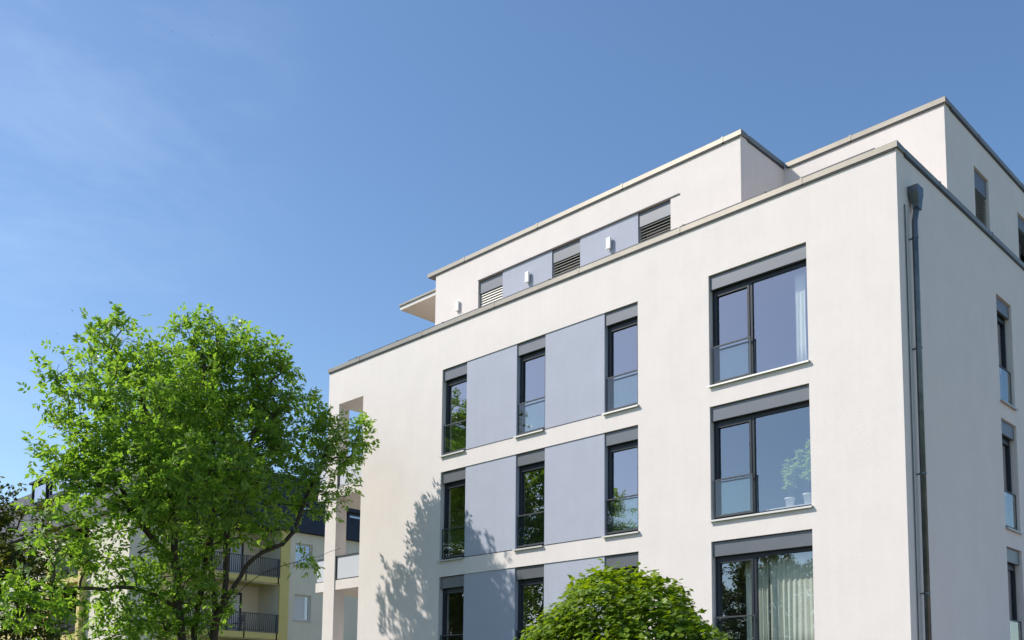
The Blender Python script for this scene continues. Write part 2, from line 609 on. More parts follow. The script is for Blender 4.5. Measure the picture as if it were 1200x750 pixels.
# penthouse
wall_sheet(wall, (PXL, PXM), (12.0, PTOP), [(AL, CR, 12.06, PHEAD)], PY, PY+0.3)
wall.box(PXM-0.3, PXM, PY+0.3, RY, 12.0, PTOP)
wall_sheet(wall, (PXM-0.3, PXR), (12.0, PTOP), [], RY, RY+0.3)
wall.box(PXL, PXL+0.3, PY+0.3, BACK-1.5, 12.0, PTOP)
wall.box(PXL, PXR, BACK-1.5, BACK-1.2, 12.0, PTOP)
pr = lambda u, d, z: (PXR-d, u, z)
wall.map = pr
PRW = [(5.02, 5.935), (7.96, 8.95)]
wall_sheet(wall, (RY+0.3, BACK-1.5), (12.0, PTOP), [(a, b, 12.06, 14.14) for a, b in PRW], 0.0, 0.3)
wall.map = front
wall_o = wall.build('wall', M['plaster'], house)

# roofs
mb = MB()
mb.box(WL+0.3, -0.3, 0.3, BACK-0.3, 11.72, 11.96)
mb.build('roof', M['paving'], house)
mb = MB()
mb.box(PXL+0.1, PXR-0.1, RY+0.1, BACK-1.3, 14.62, 14.84)
mb.box(PXL+0.1, PXM-0.1, PY+0.1, RY+0.1, 14.62, 14.84)
mb.build('penthouse_roof', M['paving'], house)
mb = MB()
mb.box(WL+0.31, -16.74, TH, 3.19, 11.13, 11.34)
mb.build('loggia_ceiling', M['soffit'], house)

# the roof canopy over the left terrace
mb = MB()
mb.box(-17.85, PXL-0.002, 2.25, BACK-2.0, 14.86, 14.985)
can = mb.build('canopy', M['soffit'], house)
mb = MB()
mb.box(-17.88, PXL-0.002, 2.21, BACK-1.96, 14.99, 15.05)
mb.build('canopy_edge', M['coping'], can)

def coping(path, w_out, w_in, z0, z1, closed=False, joints=3.0):
    """folded sheet metal coping along straight axis aligned runs: fascia, sloped top and standing joints"""
    mb = MB()
    for (x0, y0), (x1, y1), (nx, ny) in path:
        dx, dy = x1-x0, y1-y0
        L = math.hypot(dx, dy)
        dx, dy = dx/L, dy/L
        def pt(t, o, z): return (x0+dx*t+nx*o, y0+dy*t+ny*o, z)
        prof = [(w_out, z0), (w_out, z1-0.012), (w_out-0.012, z1), (-w_in, z1-0.02), (-w_in, z0+0.02)]
        i = len(mb.v)
        for t in (0, L):
            for o, z in prof: mb.v.append(pt(t, o, z))
        n = len(prof)
        for k in range(n):
            mb.f.append((i+k, i+(k+1) % n, i+n+(k+1) % n, i+n+k))
        mb.f.append(tuple(i+k for k in range(n)))
        mb.f.append(tuple(i+n+k for k in reversed(range(n))))
        t = joints*0.55
        while t < L-0.3:
            p2 = [(w_out+0.006, z0-0.004), (w_out+0.006, z1+0.008), (-w_in, z1-0.008)]
            i = len(mb.v)
            for s in (t, t+0.05):
                for o, z in p2: mb.v.append(pt(s, o, z))
            mb.f += [(i, i+1, i+4, i+3), (i+1, i+2, i+5, i+4), (i, i+2, i+1), (i+3, i+4, i+5)]
            t += joints
    co = mb.build('coping', M['coping'], house)
    # dark strip painting in a deeper shadow line under the fascia
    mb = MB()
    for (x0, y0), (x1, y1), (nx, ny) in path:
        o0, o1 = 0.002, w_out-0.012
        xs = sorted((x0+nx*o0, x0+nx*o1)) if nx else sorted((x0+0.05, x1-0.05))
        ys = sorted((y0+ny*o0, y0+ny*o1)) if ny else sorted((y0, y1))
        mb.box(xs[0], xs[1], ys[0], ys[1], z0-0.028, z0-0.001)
    mb.build('shadow_strip', M['rail'], co)
    return co

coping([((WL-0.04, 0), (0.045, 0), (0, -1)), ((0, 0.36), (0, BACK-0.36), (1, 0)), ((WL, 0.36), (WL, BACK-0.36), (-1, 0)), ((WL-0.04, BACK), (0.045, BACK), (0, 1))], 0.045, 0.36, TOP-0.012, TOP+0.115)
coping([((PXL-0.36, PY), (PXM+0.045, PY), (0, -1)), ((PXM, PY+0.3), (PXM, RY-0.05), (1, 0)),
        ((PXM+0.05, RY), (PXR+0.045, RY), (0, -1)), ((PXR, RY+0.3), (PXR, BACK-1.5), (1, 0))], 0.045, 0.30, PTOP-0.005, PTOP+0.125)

# low dark guard rail behind the front coping, with small feet
mb = MB()
mb.box(-17.6, -0.42, 0.012, 0.05, TOP+0.118, TOP+0.17)
rail = mb.build('parapet_rail', M['rail'], house)
x = -17.2
while x < -0.8:
    mb = MB()
    mb.box(x, x+0.07, -0.012, 0.010, TOP+0.117, TOP+0.17)
    mb.build('rail_foot', M['rail'], rail)
    x += 2.05

# ---- windows
def window(fmap, u0, u1, z0, z1, kind, box_h=0.32, d_box=0.05, d_fr=0.15, guard=True, blind=0, label=None, sill=True, sill_u=None, glass='glass'):
    """frame mesh is the window; pane, shutter box, sill, guard, blind are its sub-parts"""
    f = 0.065
    zb = z1-box_h
    d2 = d_fr+0.07
    mb = MB(fmap)
    g = 0.004
    mb.box(u0+g, u0+f, d_fr, d2, z0+g, z1-g)
    mb.box(u1-f, u1-g, d_fr, d2, z0+g, z1-g)
    mb.box(u0+f, u1-f, d_fr+0.002, d2, zb-0.09, z1-g)
    mb.box(u0+f, u1-f, d_fr+0.002, d2, z0+g, z0+0.075)
    panes = []
    s = 0.055
    if kind == 'wide':
        um = u0+0.40*(u1-u0)
        mb.box(um, um+0.06, d_fr-0.004, d2, z0+0.075, zb-0.09)
        cells = [(u0+f, um, True), (um+0.06, u1-f, False)]
    else:
        cells = [(u0+f, u1-f, True)]
    for a, b, sash in cells:
        za, zc = z0+0.075, zb-0.09
        if sash:
            mb.box(a, a+s, d_fr-0.018, d2-0.01, za, zc)
            mb.box(b-s, b-0.002, d_fr-0.018, d2-0.01, za, zc)
            mb.box(a+s, b-s, d_fr-0.016, d2-0.01, zc-s, zc)
            mb.box(a+s, b-s, d_fr-0.016, d2-0.01, za, za+s)
            panes.append((a+s, b-s, za+s, zc-s))
        else:
            panes.append((a, b, za, zc))
    fo = mb.build('window', M['frame'], house)
    if label: fo['label'] = label
    for a, b, c, d in panes:
        mb = MB(fmap)
        mb.poly([(a, d_fr+0.03, c), (b, d_fr+0.03, c), (b, d_fr+0.03, d), (a, d_fr+0.03, d)])
        mb.build('pane', M[glass], fo)
    mb = MB(fmap)
    mb.box(u0+0.012, u1-0.012, d_box, d_fr-0.03, zb, z1-0.02)
    mb.build('shutter_box', M['box'], fo, bevel=0.005)
    if sill:
        a, b = sill_u or (u0-0.02, u1+0.03)
        mb = MB(fmap)
        # sloped metal sill with a small drip fold
        prof = [(d_fr, z0+0.022), (-0.062, z0+0.002), (-0.066, z0-0.036), (-0.056, z0-0.036), (-0.046, z0-0.012), (d_fr, z0-0.0)]
        prof = [(-0.001 if 0 > dd > -0.0 else dd, zz) for dd, zz in prof]
        i = len(mb.v)
        for u in (a, b):
            for dd, zz in prof: mb.v.append(mb.P((u, dd if u in (a, b) else dd, zz)))
        n = len(prof)
        for k in range(n): mb.f.append((i+k, i+(k+1) % n, i+n+(k+1) % n, i+n+k))
        mb.f.append(tuple(range(i, i+n))); mb.f.append(tuple(range(i+2*n-1, i+n-1, -1)))
        mb.build('sill', M['sill'], fo)
    if guard:
        a, b = (u0+0.03, u1-0.012) if kind != 'wide' else (u0+0.05, u0+0.40*(u1-u0)+0.05)
        zt = z0+0.86
        mb = MB(fmap)
        mb.box(a+0.02, b-0.02, 0.072, 0.084, z0+0.10, zt)
        mb.build('guard_glass', M['guard'], fo)
        mb = MB(fmap)
        mb.box(a, b, 0.062, 0.094, zt, zt+0.03)
        mb.box(a, b, 0.066, 0.090, z0+0.065, z0+0.10)
        mb.box(a, a+0.018, 0.066, 0.090, z0+0.10, zt)
        mb.box(b-0.018, b, 0.066, 0.090, z0+0.10, zt)
        mb.build('guard_rail', M['rail'], fo)
    if blind:
        mb = MB(fmap)
        z = zb-0.03
        tilt = R(blind)
        hw = 0.042
        low = z0 if guard is not None else zb-0.65
        while z > low+0.03:
            c, sn = math.cos(tilt)*hw, math.sin(tilt)*hw
            dd = d_fr-0.065
            a, b = u0+0.03, u1-0.03
            P = [(-c, -sn), (0, 0.006), (c, sn), (c, sn-0.004), (0, 0.002), (-c, -sn-0.004)]
            i = len(mb.v)
            for u in (a, b):
                for pd, pz in P: mb.v.append(mb.P((u, dd+pd, z+pz)))
            for k in range(6): mb.f.append((i+k, i+(k+1) % 6, i+6+(k+1) % 6, i+6+k))
            mb.f.append(tuple(range(i, i+6))); mb.f.append(tuple(range(i+11, i+5, -1)))
            z -= 0.078
        mb.build('slat_blind', M['slat'], fo)
    return fo

for k in range(3):
    for (a, b) in ((AL, AR), (BL, BR_), (CL, CR)):
        window(front, a, b, SILL[k], HEAD[k], 'narrow', sill_u=(a-0.02, b-0.003 if b != CR else b+0.035))
    window(front, DL, DR, SILL[k], HEAD[k], 'wide', glass='glass' if k == 2 else 'clear')
    for (a, b) in ((AR, BL), (BR_, CL)):
        mb = MB()
        mb.box(a, b, 0.022, TH-0.03, SILL[k]+0.002, HEAD[k]-0.002)
        pb = mb.build('facade_panel', M['panel'], house)
        mb = MB()
        mb.box(a+0.004, b-0.004, -0.006, 0.021, SILL[k]-0.004, SILL[k]+0.014)
        mb.build('base_profile', M['rail'], pb)
    for s in (0, 4.3):
        window(right, RW[0]+s, RW[1]+s, RS[k], RH[k], 'narrow')
pf = lambda u, d, z: (u, PY+d, z)
for (a, b), tl in zip(((AL, AR), (BL, BR_), (CL, CR)), (62, 34, 30)):
    window(pf, a, b, 12.06, PHEAD, 'narrow', guard=False, blind=tl, sill=False, box_h=0.40)
for (a, b) in ((AR, BL), (BR_, CL)):
    mb = MB(pf)
    mb.box(a, b, 0.022, 0.28, 12.062, PHEAD-0.002)
    mb.build('facade_panel', M['panel'], house)
mb = MB(pf)
mb.box(AL, CR+0.27, -0.022, -0.002, PHEAD-0.012, PHEAD+0.012)
mb.build('head_flashing', M['rail'], house)
window(pr, *PRW[0], 12.06, 14.14, 'narrow', guard=False, blind=34, sill=False, box_h=0.45)
window(pr, *PRW[1], 12.06, 14.14, 'narrow', guard=None, blind=50, sill=False, box_h=0.32)

# ---- wall lamps on the top floor
for x in (-13.886, -10.98, -8.06):
    mb = MB(pf)
    mb.box(x-0.07, x+0.07, -0.075, -0.015, 13.41, 13.71)
    lo = mb.build('wall_lamp', M['lamp'], house, bevel=0.012)
    mb = MB(pf)
    mb.box(x-0.05, x+0.05, -0.015, -0.001, 13.44, 13.68)
    mb.build('back_plate', M['zinc'], lo)

# ---- rain pipe with hopper
mb = MB()
hy, hx = 0.62, 0.13
mb.tube([(hx, hy-0.02, 11.32), (hx, hy-0.1, 11.1), (hx-0.01, hy-0.14, 10.95), (hx-0.01, hy-0.14, 0.1)], 0.055, 14)
pipe = mb.build('downpipe', M['zinc'], house, smooth=True)
mb = MB()
i = 0
ring = [(0.135, 0.10, 11.68), (0.135, 0.10, 11.54), (0.075, 0.065, 11.33), (0.07, 0.06, 11.22)]
vs = []
for (a, b, z) in ring:
    y0, y1 = (hy-0.02-a, hy-0.02+a) if a > 0.1 else (hy-0.02-a, hy-0.02+a)
    x0, x1 = (0.004, 0.004+2*b) if a > 0.1 else (hx-b, hx+b)
    mb.v += [(x0, y0, z), (x1, y0, z), (x1, y1, z), (x0, y1, z)]
for k in range(3):
    for j in range(4):
        mb.f.append((4*k+j, 4*k+(j+1) % 4, 4*k+4+(j+1) % 4, 4*k+4+j))
mb.f.append((0, 1, 2, 3)); mb.f.append((15, 14, 13, 12))
mb.build('hopper', M['zinc'], pipe)
for z in (10.6, 8.42, 6.0, 3.75, 1.3):
    mb = MB()
    mb.tube([(hx-0.01, hy-0.14, z), (hx-0.01, hy-0.14, z+0.035)], 0.064, 14)
    mb.box(0.002, hx-0.05, hy-0.155, hy-0.125, z+0.005, z+0.03)
    mb.build('bracket', M['zinc'], pipe)
mb = MB()
mb.tube([(0.02, hy-0.33, 11.25), (0.02, hy-0.33, 0.1)], 0.012, 6)
mb.build('lightning_rod_cable', M['zinc'], pipe)

# ---- corner loggia: slabs and parapet panels
for k in range(3):
    z = SILL[k]-0.42
    sl = MB()
    sl.box(-19.15, WL-0.003, 0.09, 3.2, z, z+0.30)
    sl.box(WL-0.003, -18.003, TH+0.003, 3.19, z, z+0.30)
    sl.box(-18.003, -16.733, 0.03, 3.19, z, z+0.30)
    bo = sl.build('balcony', M['plaster'], house)
    pn = MB()
    pn.box(-19.12, WL-0.004, 0.12, 0.16, z+0.34, z+1.02)
    pn.box(-17.97, -16.75, 0.06, 0.10, z+0.34, z+1.02)
    pn.box(-19.12, -19.08, 0.16, 3.1, z+0.34, z+1.02)
    pn.build('parapet_panel', M['balc'], bo)
    pn = MB()
    pn.box(-19.14, WL-0.003, 0.10, 0.18, z+1.02, z+1.07)
    pn.box(-17.99, -16.74, 0.04, 0.12, z+1.02, z+1.07)
    pn.box(-17.995, -17.94, 0.045, 0.115, z+0.30, z+1.02)
    pn.box(-19.14, -19.06, 0.18, 3.15, z+1.02, z+1.07)
    pn.box(-17.94, -16.74, 0.05, 0.11, z+0.302, z+0.335)
    pn.build('handrail', M['rail'], bo)

# ---- rooms behind the glass
mb = MB()
for z in (2.36, 5.31, 8.26, 11.21):
    mb.box(-16.4, -TH-0.02, TH+0.01, 9.0, z, z+0.25)
for x in (-14.2, -11.1, -8.1, -5.2):
    mb.box(x-0.06, x+0.06, TH+0.01, 6.0, 2.61, 11.21)
mb.box(-16.4, -TH-0.02, 6.0, 6.1, 2.61, 11.21)
mb.box(PXL+0.35, PXR-0.4, 6.5, 6.6, 12.0, 14.6)
mb.build('interior', M['inner'], house)

# ------------------------------------------------------------------ things behind the windows
def curtain(x0, x1, y, z0, z1, label, folds, amp=0.035, seed=1):
    rng = random.Random(seed)
    mb = MB()
    n = folds*8
    ph = [rng.uniform(-0.5, 0.5) for _ in range(folds+2)]
    zs = [z0+(z1-z0)*t for t in (0, .25, .5, .75, 1)]
    for j, z in enumerate(zs):
        for i in range(n+1):
            t = i/n
            a = amp*(0.7+0.5*math.sin(3*t+seed))*(1.15-0.1*j)
            yy = y+a*math.sin(2*math.pi*folds*t+ph[int(t*folds)]*0.8)+0.3*a*math.sin(5.3*math.pi*folds*t)
            mb.v.append((x0+(x1-x0)*t+0.01*math.sin(9*t+j), yy, z))
    for j in range(4):
        for i in range(n):
            a = j*(n+1)+i
            mb.f.append((a, a+1, a+n+2, a+n+1))
    o = mb.build('curtain', M['curtain'], None, smooth=True)
    sm = o.modifiers.new('cloth', 'SOLIDIFY'); sm.thickness = 0.003
    return tag(o, label, 'curtain')
curtain(-3.1, -2.0, 0.46, SILL[0]+0.02, HEAD[0]-0.33, 'pale sheer curtain drawn across the right pane of the wide window beside the round maple', 9, seed=2)
curtain(-3.72, -3.15, 0.55, SILL[0]+0.02, HEAD[0]-0.33, 'pale sheer curtain behind the opening sash of the wide window beside the round maple', 5, seed=5)
curtain(-2.36, -2.12, 0.40, SILL[2]+0.02, HEAD[2]-0.35, 'narrow white curtain gathered at the right edge of the uppermost wide window', 3, 0.03, seed=3)

def pot_plant(x, y, z, h, spread, n, seed, label):
    t = thing('potted_plant', label, 'potted plant', (x, y, z), 'potted plants on the window ledge')
    mb = MB()
    prof = [(0.075, 0), (0.10, 0.17), (0.11, 0.17), (0.11, 0.195), (0.098, 0.195), (0.09, 0.17)]
    for r, zz in prof:
        for j in range(20):
            a = 2*math.pi*j/20
            mb.v.append((x+r*math.cos(a), y+r*math.sin(a), z+zz))
    for k in range(len(prof)-1):
        for j in range(20):
            mb.f.append((k*20+j, k*20+(j+1) % 20, k*20+20+(j+1) % 20, k*20+20+j))
    mb.f.append(tuple(reversed(range(20)))); 
    mb.build('pot', M['pot'], t, smooth=True)
    mb = MB()
    mb.v += [(x+0.088*math.cos(2*math.pi*j/16), y+0.088*math.sin(2*math.pi*j/16), z+0.165) for j in range(16)]
    mb.f.append(tuple(range(16)))
    mb.build('soil', M['soil'], t)
    rng = np.random.default_rng(seed)
    sm = MB()
    P = []; D = []; N = []
    for s in range(9):
        a = rng.uniform(0, 6.28); rr = spread*rng.uniform(0.3, 1)
        top = np.array([x+rr*math.cos(a), y+0.6*rr*math.sin(a), z+0.17+h*rng.uniform(0.55, 1)])
        b = np.array([x+0.03*math.cos(a), y+0.03*math.sin(a), z+0.15])
        pts = []
        for q in range(7):
            u = q/6
            p = b+(top-b)*u+np.array([0, 0, 0.12*math.sin(u*3.1)])*h
            pts.append(tuple(p))
            if q > 1:
                for _ in range(n):
                    P.append(p+rng.normal(0, 0.02, 3)); d = rng.normal(0, 1, 3); d[2] *= 0.5; D.append(d)
                    N.append(np.array([0, -0.6, 1])+rng.normal(0, 0.4, 3))
        sm.tube(pts, [0.006-0.0007*q for q in range(7)], 5)
    sm.build('stem', M['bark'], t, smooth=True)
    P, D, N = map(np.array, (P, D, N))
    sz = rng.uniform(0.7, 1.2, len(P))
    leaf_object('foliage', M['potleaf'], t, P, D, N, 0.11*sz, 0.055*sz, 'blade')
    return t
pot_plant(-2.58, 0.42, SILL[1]+0.13, 1.0, 0.27, 9, 5, 'left one of two bushy plants in white pots behind the middle wide window')
pot_plant(-2.17, 0.41, SILL[1]+0.16, 1.1, 0.24, 9, 8, 'right one of two bushy plants in white pots behind the middle wide window')
mb = MB()
mb.box(-3.05, -1.95, 0.29, 0.55, SILL[1]+0.0, SILL[1]+0.13)
mb.build('window_ledge', M['door'], house)

# ------------------------------------------------------------------ older yellow and white house behind the tree
oh = thing('yellow_house', 'older white and yellow apartment house with balconies and dark mansard roof behind the tall tree', 'apartment house', (-45, 10, 0))
BX, BY = -37.0, 1.8
bxf = lambda u, d, z: (BX-d, u, z)        # face looking along +X
byf = lambda u, d, z: (u, BY+d, z)        # face looking along -Y
LV = [2.35, 5.25, 8.15, 11.05]
mb = MB(bxf)
LOG = (3.9, 9.8)
hl = [(LOG[0], LOG[1], LV[k]+0.02, LV[k]+2.55) for k in (0, 1, 2)]
wn = [(10.75, 11.8, 6.05, 7.41), (10.75, 11.8, 8.95, 10.15), (10.75, 11.8, 3.1, 4.5), (15.2, 16.3, 6.05, 7.41), (15.2, 16.3, 8.95, 10.15)]
wall_sheet(mb, (BY+0.3, 25.7), (0, 10.7), hl+wn, 0.0, 0.3)
mb.map = byf
hb = [(-46.0, -41.7, LV[k]+0.02-0.25, LV[k]+2.4) for k in (0, 1, 2)]
wb = [(-51.5, -50.0, LV[k]+0.7, LV[k]+2.1) for k in (0, 1, 2)]+[(-56, -54.5, LV[k]+0.7, LV[k]+2.1) for k in (0, 1, 2)]
wall_sheet(mb, (-62.0, BX), (0, 10.7), hb+wb, 0.0, 0.3)
mb.map = None
mb.box(-62, -61.7, BY+0.3, 26, 0, 10.7)
mb.box(-61.7, BX, 25.7, 26, 0, 10.7)
# loggia backs
mb.box(BX-2.2, BX-2.0, LOG[0]-0.2, LOG[1]+0.2, 2.3, 10.7)
mb.box(BX-2.0, BX-0.3, LOG[0]-0.2, LOG[0], 2.3, 10.7)
mb.box(BX-2.0, BX-0.3, LOG[1], LOG[1]+0.2, 2.3, 10.7)
mb.box(-46.2, -41.5, BY+2.0, BY+2.2, 2.0, 10.7)
mb.build('wall', M['ywhite'], oh)
for fm, a in ((bxf, (9.8, 10.35, -0.10, -0.003, 0, 10.65)), (bxf, (LOG[0]-0.5, LOG[0], -0.10, -0.003, 0, 10.65)),
              (byf, (-46.5, -45.6, -0.35, -0.003, 0, 9.0)), (byf, (-41.95, -41.6, -0.35, -0.003, 0, 9.0))):
    mb = MB(fm)
    mb.box(*a)
    mb.build('yellow_pilaster', M['yellow'], oh)
mb = MB(byf)
mb.box(-62, -46.5, -0.06, -0.003, LV[1]-0.1, LV[1]+0.25)
mb.build('yellow_band', M['yellow'], oh)
def railing(fmap, u0, u1, d, z, parent, post_drop=0.35):
    mb = MB(fmap)
    mb.box(u0, u1, d, d+0.04, z+0.92, z+0.96)
    mb.box(u0, u1, d, d+0.04, z+0.06, z+0.09)
    u = u0+0.05
    while u < u1:
        mb.box(u, u+0.045, d+0.01, d+0.025, z+0.09, z+0.92)
        u += 0.115
    for q in (0.02, 0.33, 0.66, 0.98):
        uu = u0+(u1-u0)*q
        mb.box(uu-0.04, uu+0.04, d-0.03, d-0.001, z-post_drop, z+0.95)
    return mb.build('railing', M['iron'], parent)
for k in range(4):
    z = LV[k]
    mb = MB(bxf)
    mb.box(LOG[0], LOG[1], -0.16, 2.0, z-0.30, z)
    b = mb.build('balcony', M['yellow'], oh)
    railing(bxf, LOG[0]+0.02, LOG[1]-0.02, -0.13, z+0.02, b)
    if k < 3:
        mb = MB(byf)
        mb.box(-45.6, -41.95, -0.30, 2.0, z-0.55, z-0.25)
        b = mb.build('balcony', M['yellow'], oh)
        railing(byf, -45.55, -42.0, -0.27, z-0.22, b)
        # balcony doors
        for (u0, u1) in ((4.6, 5.6), (7.9, 8.8)):
            mb = MB(lambda u, d, zz: (BX-2.0+0.0-d, u, zz))
            mb.box(u0, u1, -0.06, -0.002, z+0.02, z+2.2)
            fo = mb.build('door', M['frame'] if u0 > 6 else M['door'], oh)
            mb = MB(lambda u, d, zz: (BX-2.0-d, u, zz))
            mb.box(u0+0.14, u1-0.14, -0.072, -0.062, z+0.2, z+2.06)
            mb.build('pane', M['balc'], fo)
def simple_window(fmap, u0, u1, z0, z1, roller):
    mb = MB(fmap)
    f = 0.08
    mb.box(u0, u0+f, 0.14, 0.2, z0, z1); mb.box(u1-f, u1, 0.14, 0.2, z0, z1)
    mb.box(u0+f, u1-f, 0.14, 0.2, z1-f, z1); mb.box(u0+f, u1-f, 0.14, 0.2, z0, z0+f)
    mb.box((u0+u1)/2+0.1, (u0+u1)/2+0.16, 0.141, 0.2, z0+f, z1-f)
    fo = mb.build('window', M['door'], oh)
    mb = MB(fmap)
    mb.poly([(u0+f, 0.17, z0+f), (u1-f, 0.17, z0+f), (u1-f, 0.17, z1-f), (u0+f, 0.17, z1-f)])
    mb.build('pane', M['glass'], fo)
    mb = MB(fmap)
    mb.box(u0-0.05, u1+0.05, -0.06, 0.14, z0-0.05, z0-0.004)
    mb.build('sill', M['sill'], fo)
    mb = MB(fmap)
    if roller:
        mb.box(u0+0.02, u1-0.28, 0.155, 0.165, z0+f, z1-f)
        mb.build('roller_blind', M['door'], fo)
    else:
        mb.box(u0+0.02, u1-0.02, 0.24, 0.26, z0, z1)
        mb.build('dark_backing', M['slate'], fo)  # dark sheet standing in for the shade of the room
for i, h in enumerate(wn): simple_window(bxf, *h, i in (0, 2))
for h in wb: simple_window(byf, *h, False)
# mansard roof with dormers
mb = MB()
z0, z1, ins = 10.72, 14.0, 1.5
A = [(-62.3, BY-0.3), (BX+0.3, BY-0.3), (BX+0.3, 26.3), (-62.3, 26.3)]
B = [(-62.3+ins, BY-0.3+ins), (BX+0.3-ins, BY-0.3+ins), (BX+0.3-ins, 26.3-ins), (-62.3+ins, 26.3-ins)]
mb.v += [(x, y, z0) for x, y in A]+[(x, y, z1) for x, y in B]+[(x*0.6+0.4*(-49.7), y*0.6+0.4*14, z1+1.0) for x, y in B]
for k in range(4):
    q = (k+1) % 4
    mb.f += [(k, q, 4+q, 4+k), (4+k, 4+q, 8+q, 8+k)]
mb.f += [(8, 9, 10, 11), (3, 2, 1, 0)]
roof = mb.build('roof', M['slate'], oh)
def dormer(fmap, u0, u1, z0, z1, depth):
    mb = MB(fmap)
    t = 0.14
    mb.box(u0, u1, 0.1, depth, z1, z1+0.12)
    mb.box(u0+0.05, u0+t, 0.25, depth, z0, z1); mb.box(u1-t, u1-0.05, 0.25, depth, z0, z1)
    mb.box(u0+t, u1-t, 0.25, depth, z0, z0+0.2)
    mb.box(u0+t, u1-t, 0.25, depth, z1-0.14, z1)
    d = mb.build('dormer', M['slate'], roof)
    mb = MB(fmap)
    mb.poly([(u0+t, 0.32, z0+0.2), (u1-t, 0.32, z0+0.2), (u1-t, 0.32, z1-0.14), (u0+t, 0.32, z1-0.14)])
    mb.build('dormer_pane', M['glass'], roof)
    mb = MB(fmap)
    mb.box(u0+t, u1-t, 0.40, 0.44, z0+0.2, z1-0.14)
    mb.build('dormer_backing', M['frame'], roof)  # dark sheet behind the pane, painting in the unlit inside
dormer(bxf, 10.8, 11.95, 10.95, 12.35, 2.0)
dormer(bxf, 14.2, 15.4, 10.95, 12.35, 2.0)
dormer(byf, -50.9, -48.6, 12.6, 13.9, 4.0)
dormer(byf, -48.2, -45.2, 12.7, 14.1, 4.0)
dormer(byf, -44.5, -42.0, 11.6, 13.4, 4.0)

# balcony table and chairs, dark folding furniture on the lower loggia
bz = LV[1]+0.005
def on_loggia(u, d, z): return (BX-d, u, z)
t = thing('balcony_table', 'small dark folding table on the lower balcony of the yellow house', 'table', on_loggia(7.0, 0.75, bz))
mb = MB(on_loggia)
mb.box(6.55, 7.45, 0.45, 1.05, bz+0.70, bz+0.73)
mb.build('tabletop', M['iron'], t)
for a, b in ((6.65, 7.35), (7.35, 6.65)):
    for d in (0.52, 0.98):
        mb = MB()
        mb.tube([on_loggia(a, d, bz), on_loggia(b, d, bz+0.70)], 0.015, 6)
        mb.build('leg', M['iron'], t)
def folding_chair(u, s, label):
    t = thing('balcony_chair', label, 'chair', on_loggia(u, 0.75, bz))
    mb = MB(on_loggia)
    mb.box(u-0.21, u+0.21, 0.54, 0.96, bz+0.43, bz+0.455)
    mb.build('seat', M['iron'], t)
    mb = MB(on_loggia)
    for k in range(3):
        mb.box(u-s*0.24-0.012, u-s*0.24+0.012, 0.55, 0.95, bz+0.58+0.12*k, bz+0.65+0.12*k)
    mb.build('backrest', M['iron'], t)
    for d in (0.53, 0.97):
        mb = MB()
        mb.tube([on_loggia(u+s*0.2, d, bz), on_loggia(u-s*0.25, d, bz+0.92)], 0.013, 6)
        mb.build('leg', M['iron'], t)
        mb = MB()
        mb.tube([on_loggia(u-s*0.2, d, bz), on_loggia(u+s*0.18, d, bz+0.43)], 0.013, 6)
        mb.build('leg', M['iron'], t)
folding_chair(6.1, 1, 'dark folding chair left of the small table on the yellow house balcony')
folding_chair(7.95, -1, 'dark folding chair right of the small table on the yellow house balcony')

# ------------------------------------------------------------------ the tall tree in front of the left corner
LOBES=[ (-19.2,-4.6,10.0,1.15),(-18.9,-5.0,8.9,1.1),(-14.6,-2.05,8.6,0.55),(-14.5,-2.2,7.4,0.45),(-14.8,-2.7,7.0,0.5),(-15.6,-7.0,3.0,0.95),(-17.5,-4.2,11.9,0.75),(-16.0,-4.15,11.1,0.85),(-16.15,-7.87,10.47,0.88),(-16.72,-5.51,11.27,0.98),(-16.44,-3.94,10.51,1.32),(-15.48,-8.89,8.82,1.11),(-16.18,-6.69,9.28,1.61),(-16.28,-4.68,8.58,1.67),(-15.79,-2.88,9.34,1.18),(-15.0,-2.05,9.07,0.81),(-15.08,-9.24,7.05,0.99),(-15.56,-7.74,7.0,1.55),(-15.82,-5.94,6.69,1.61),(-15.68,-3.65,7.73,1.22),(-14.9,-2.44,7.82,0.71),(-14.68,-9.58,5.39,0.87),(-15.28,-8.36,4.83,0.85),(-15.56,-6.55,4.84,1.16),(-14.7,-9.65,3.6,0.81),(-15.22,-4.24,6.3,0.72),(-15.31,-7.67,3.38,1.02),(-14.35,-1.66,9.32,0.33),(-14.31,-1.61,8.64,0.27),(-14.48,-10.53,3.79,0.53),(-14.82,-3.22,5.24,0.44),(-13.61,-7.8,6.68,1.34),(-18.01,-4.31,9.98,1.42),(-14.22,-6.12,7.07,1.21),(-17.91,-5.67,10.61,1.27),(-14.03,-8.48,8.19,1.06),(-15.62,-5.56,3.75,0.86) ]
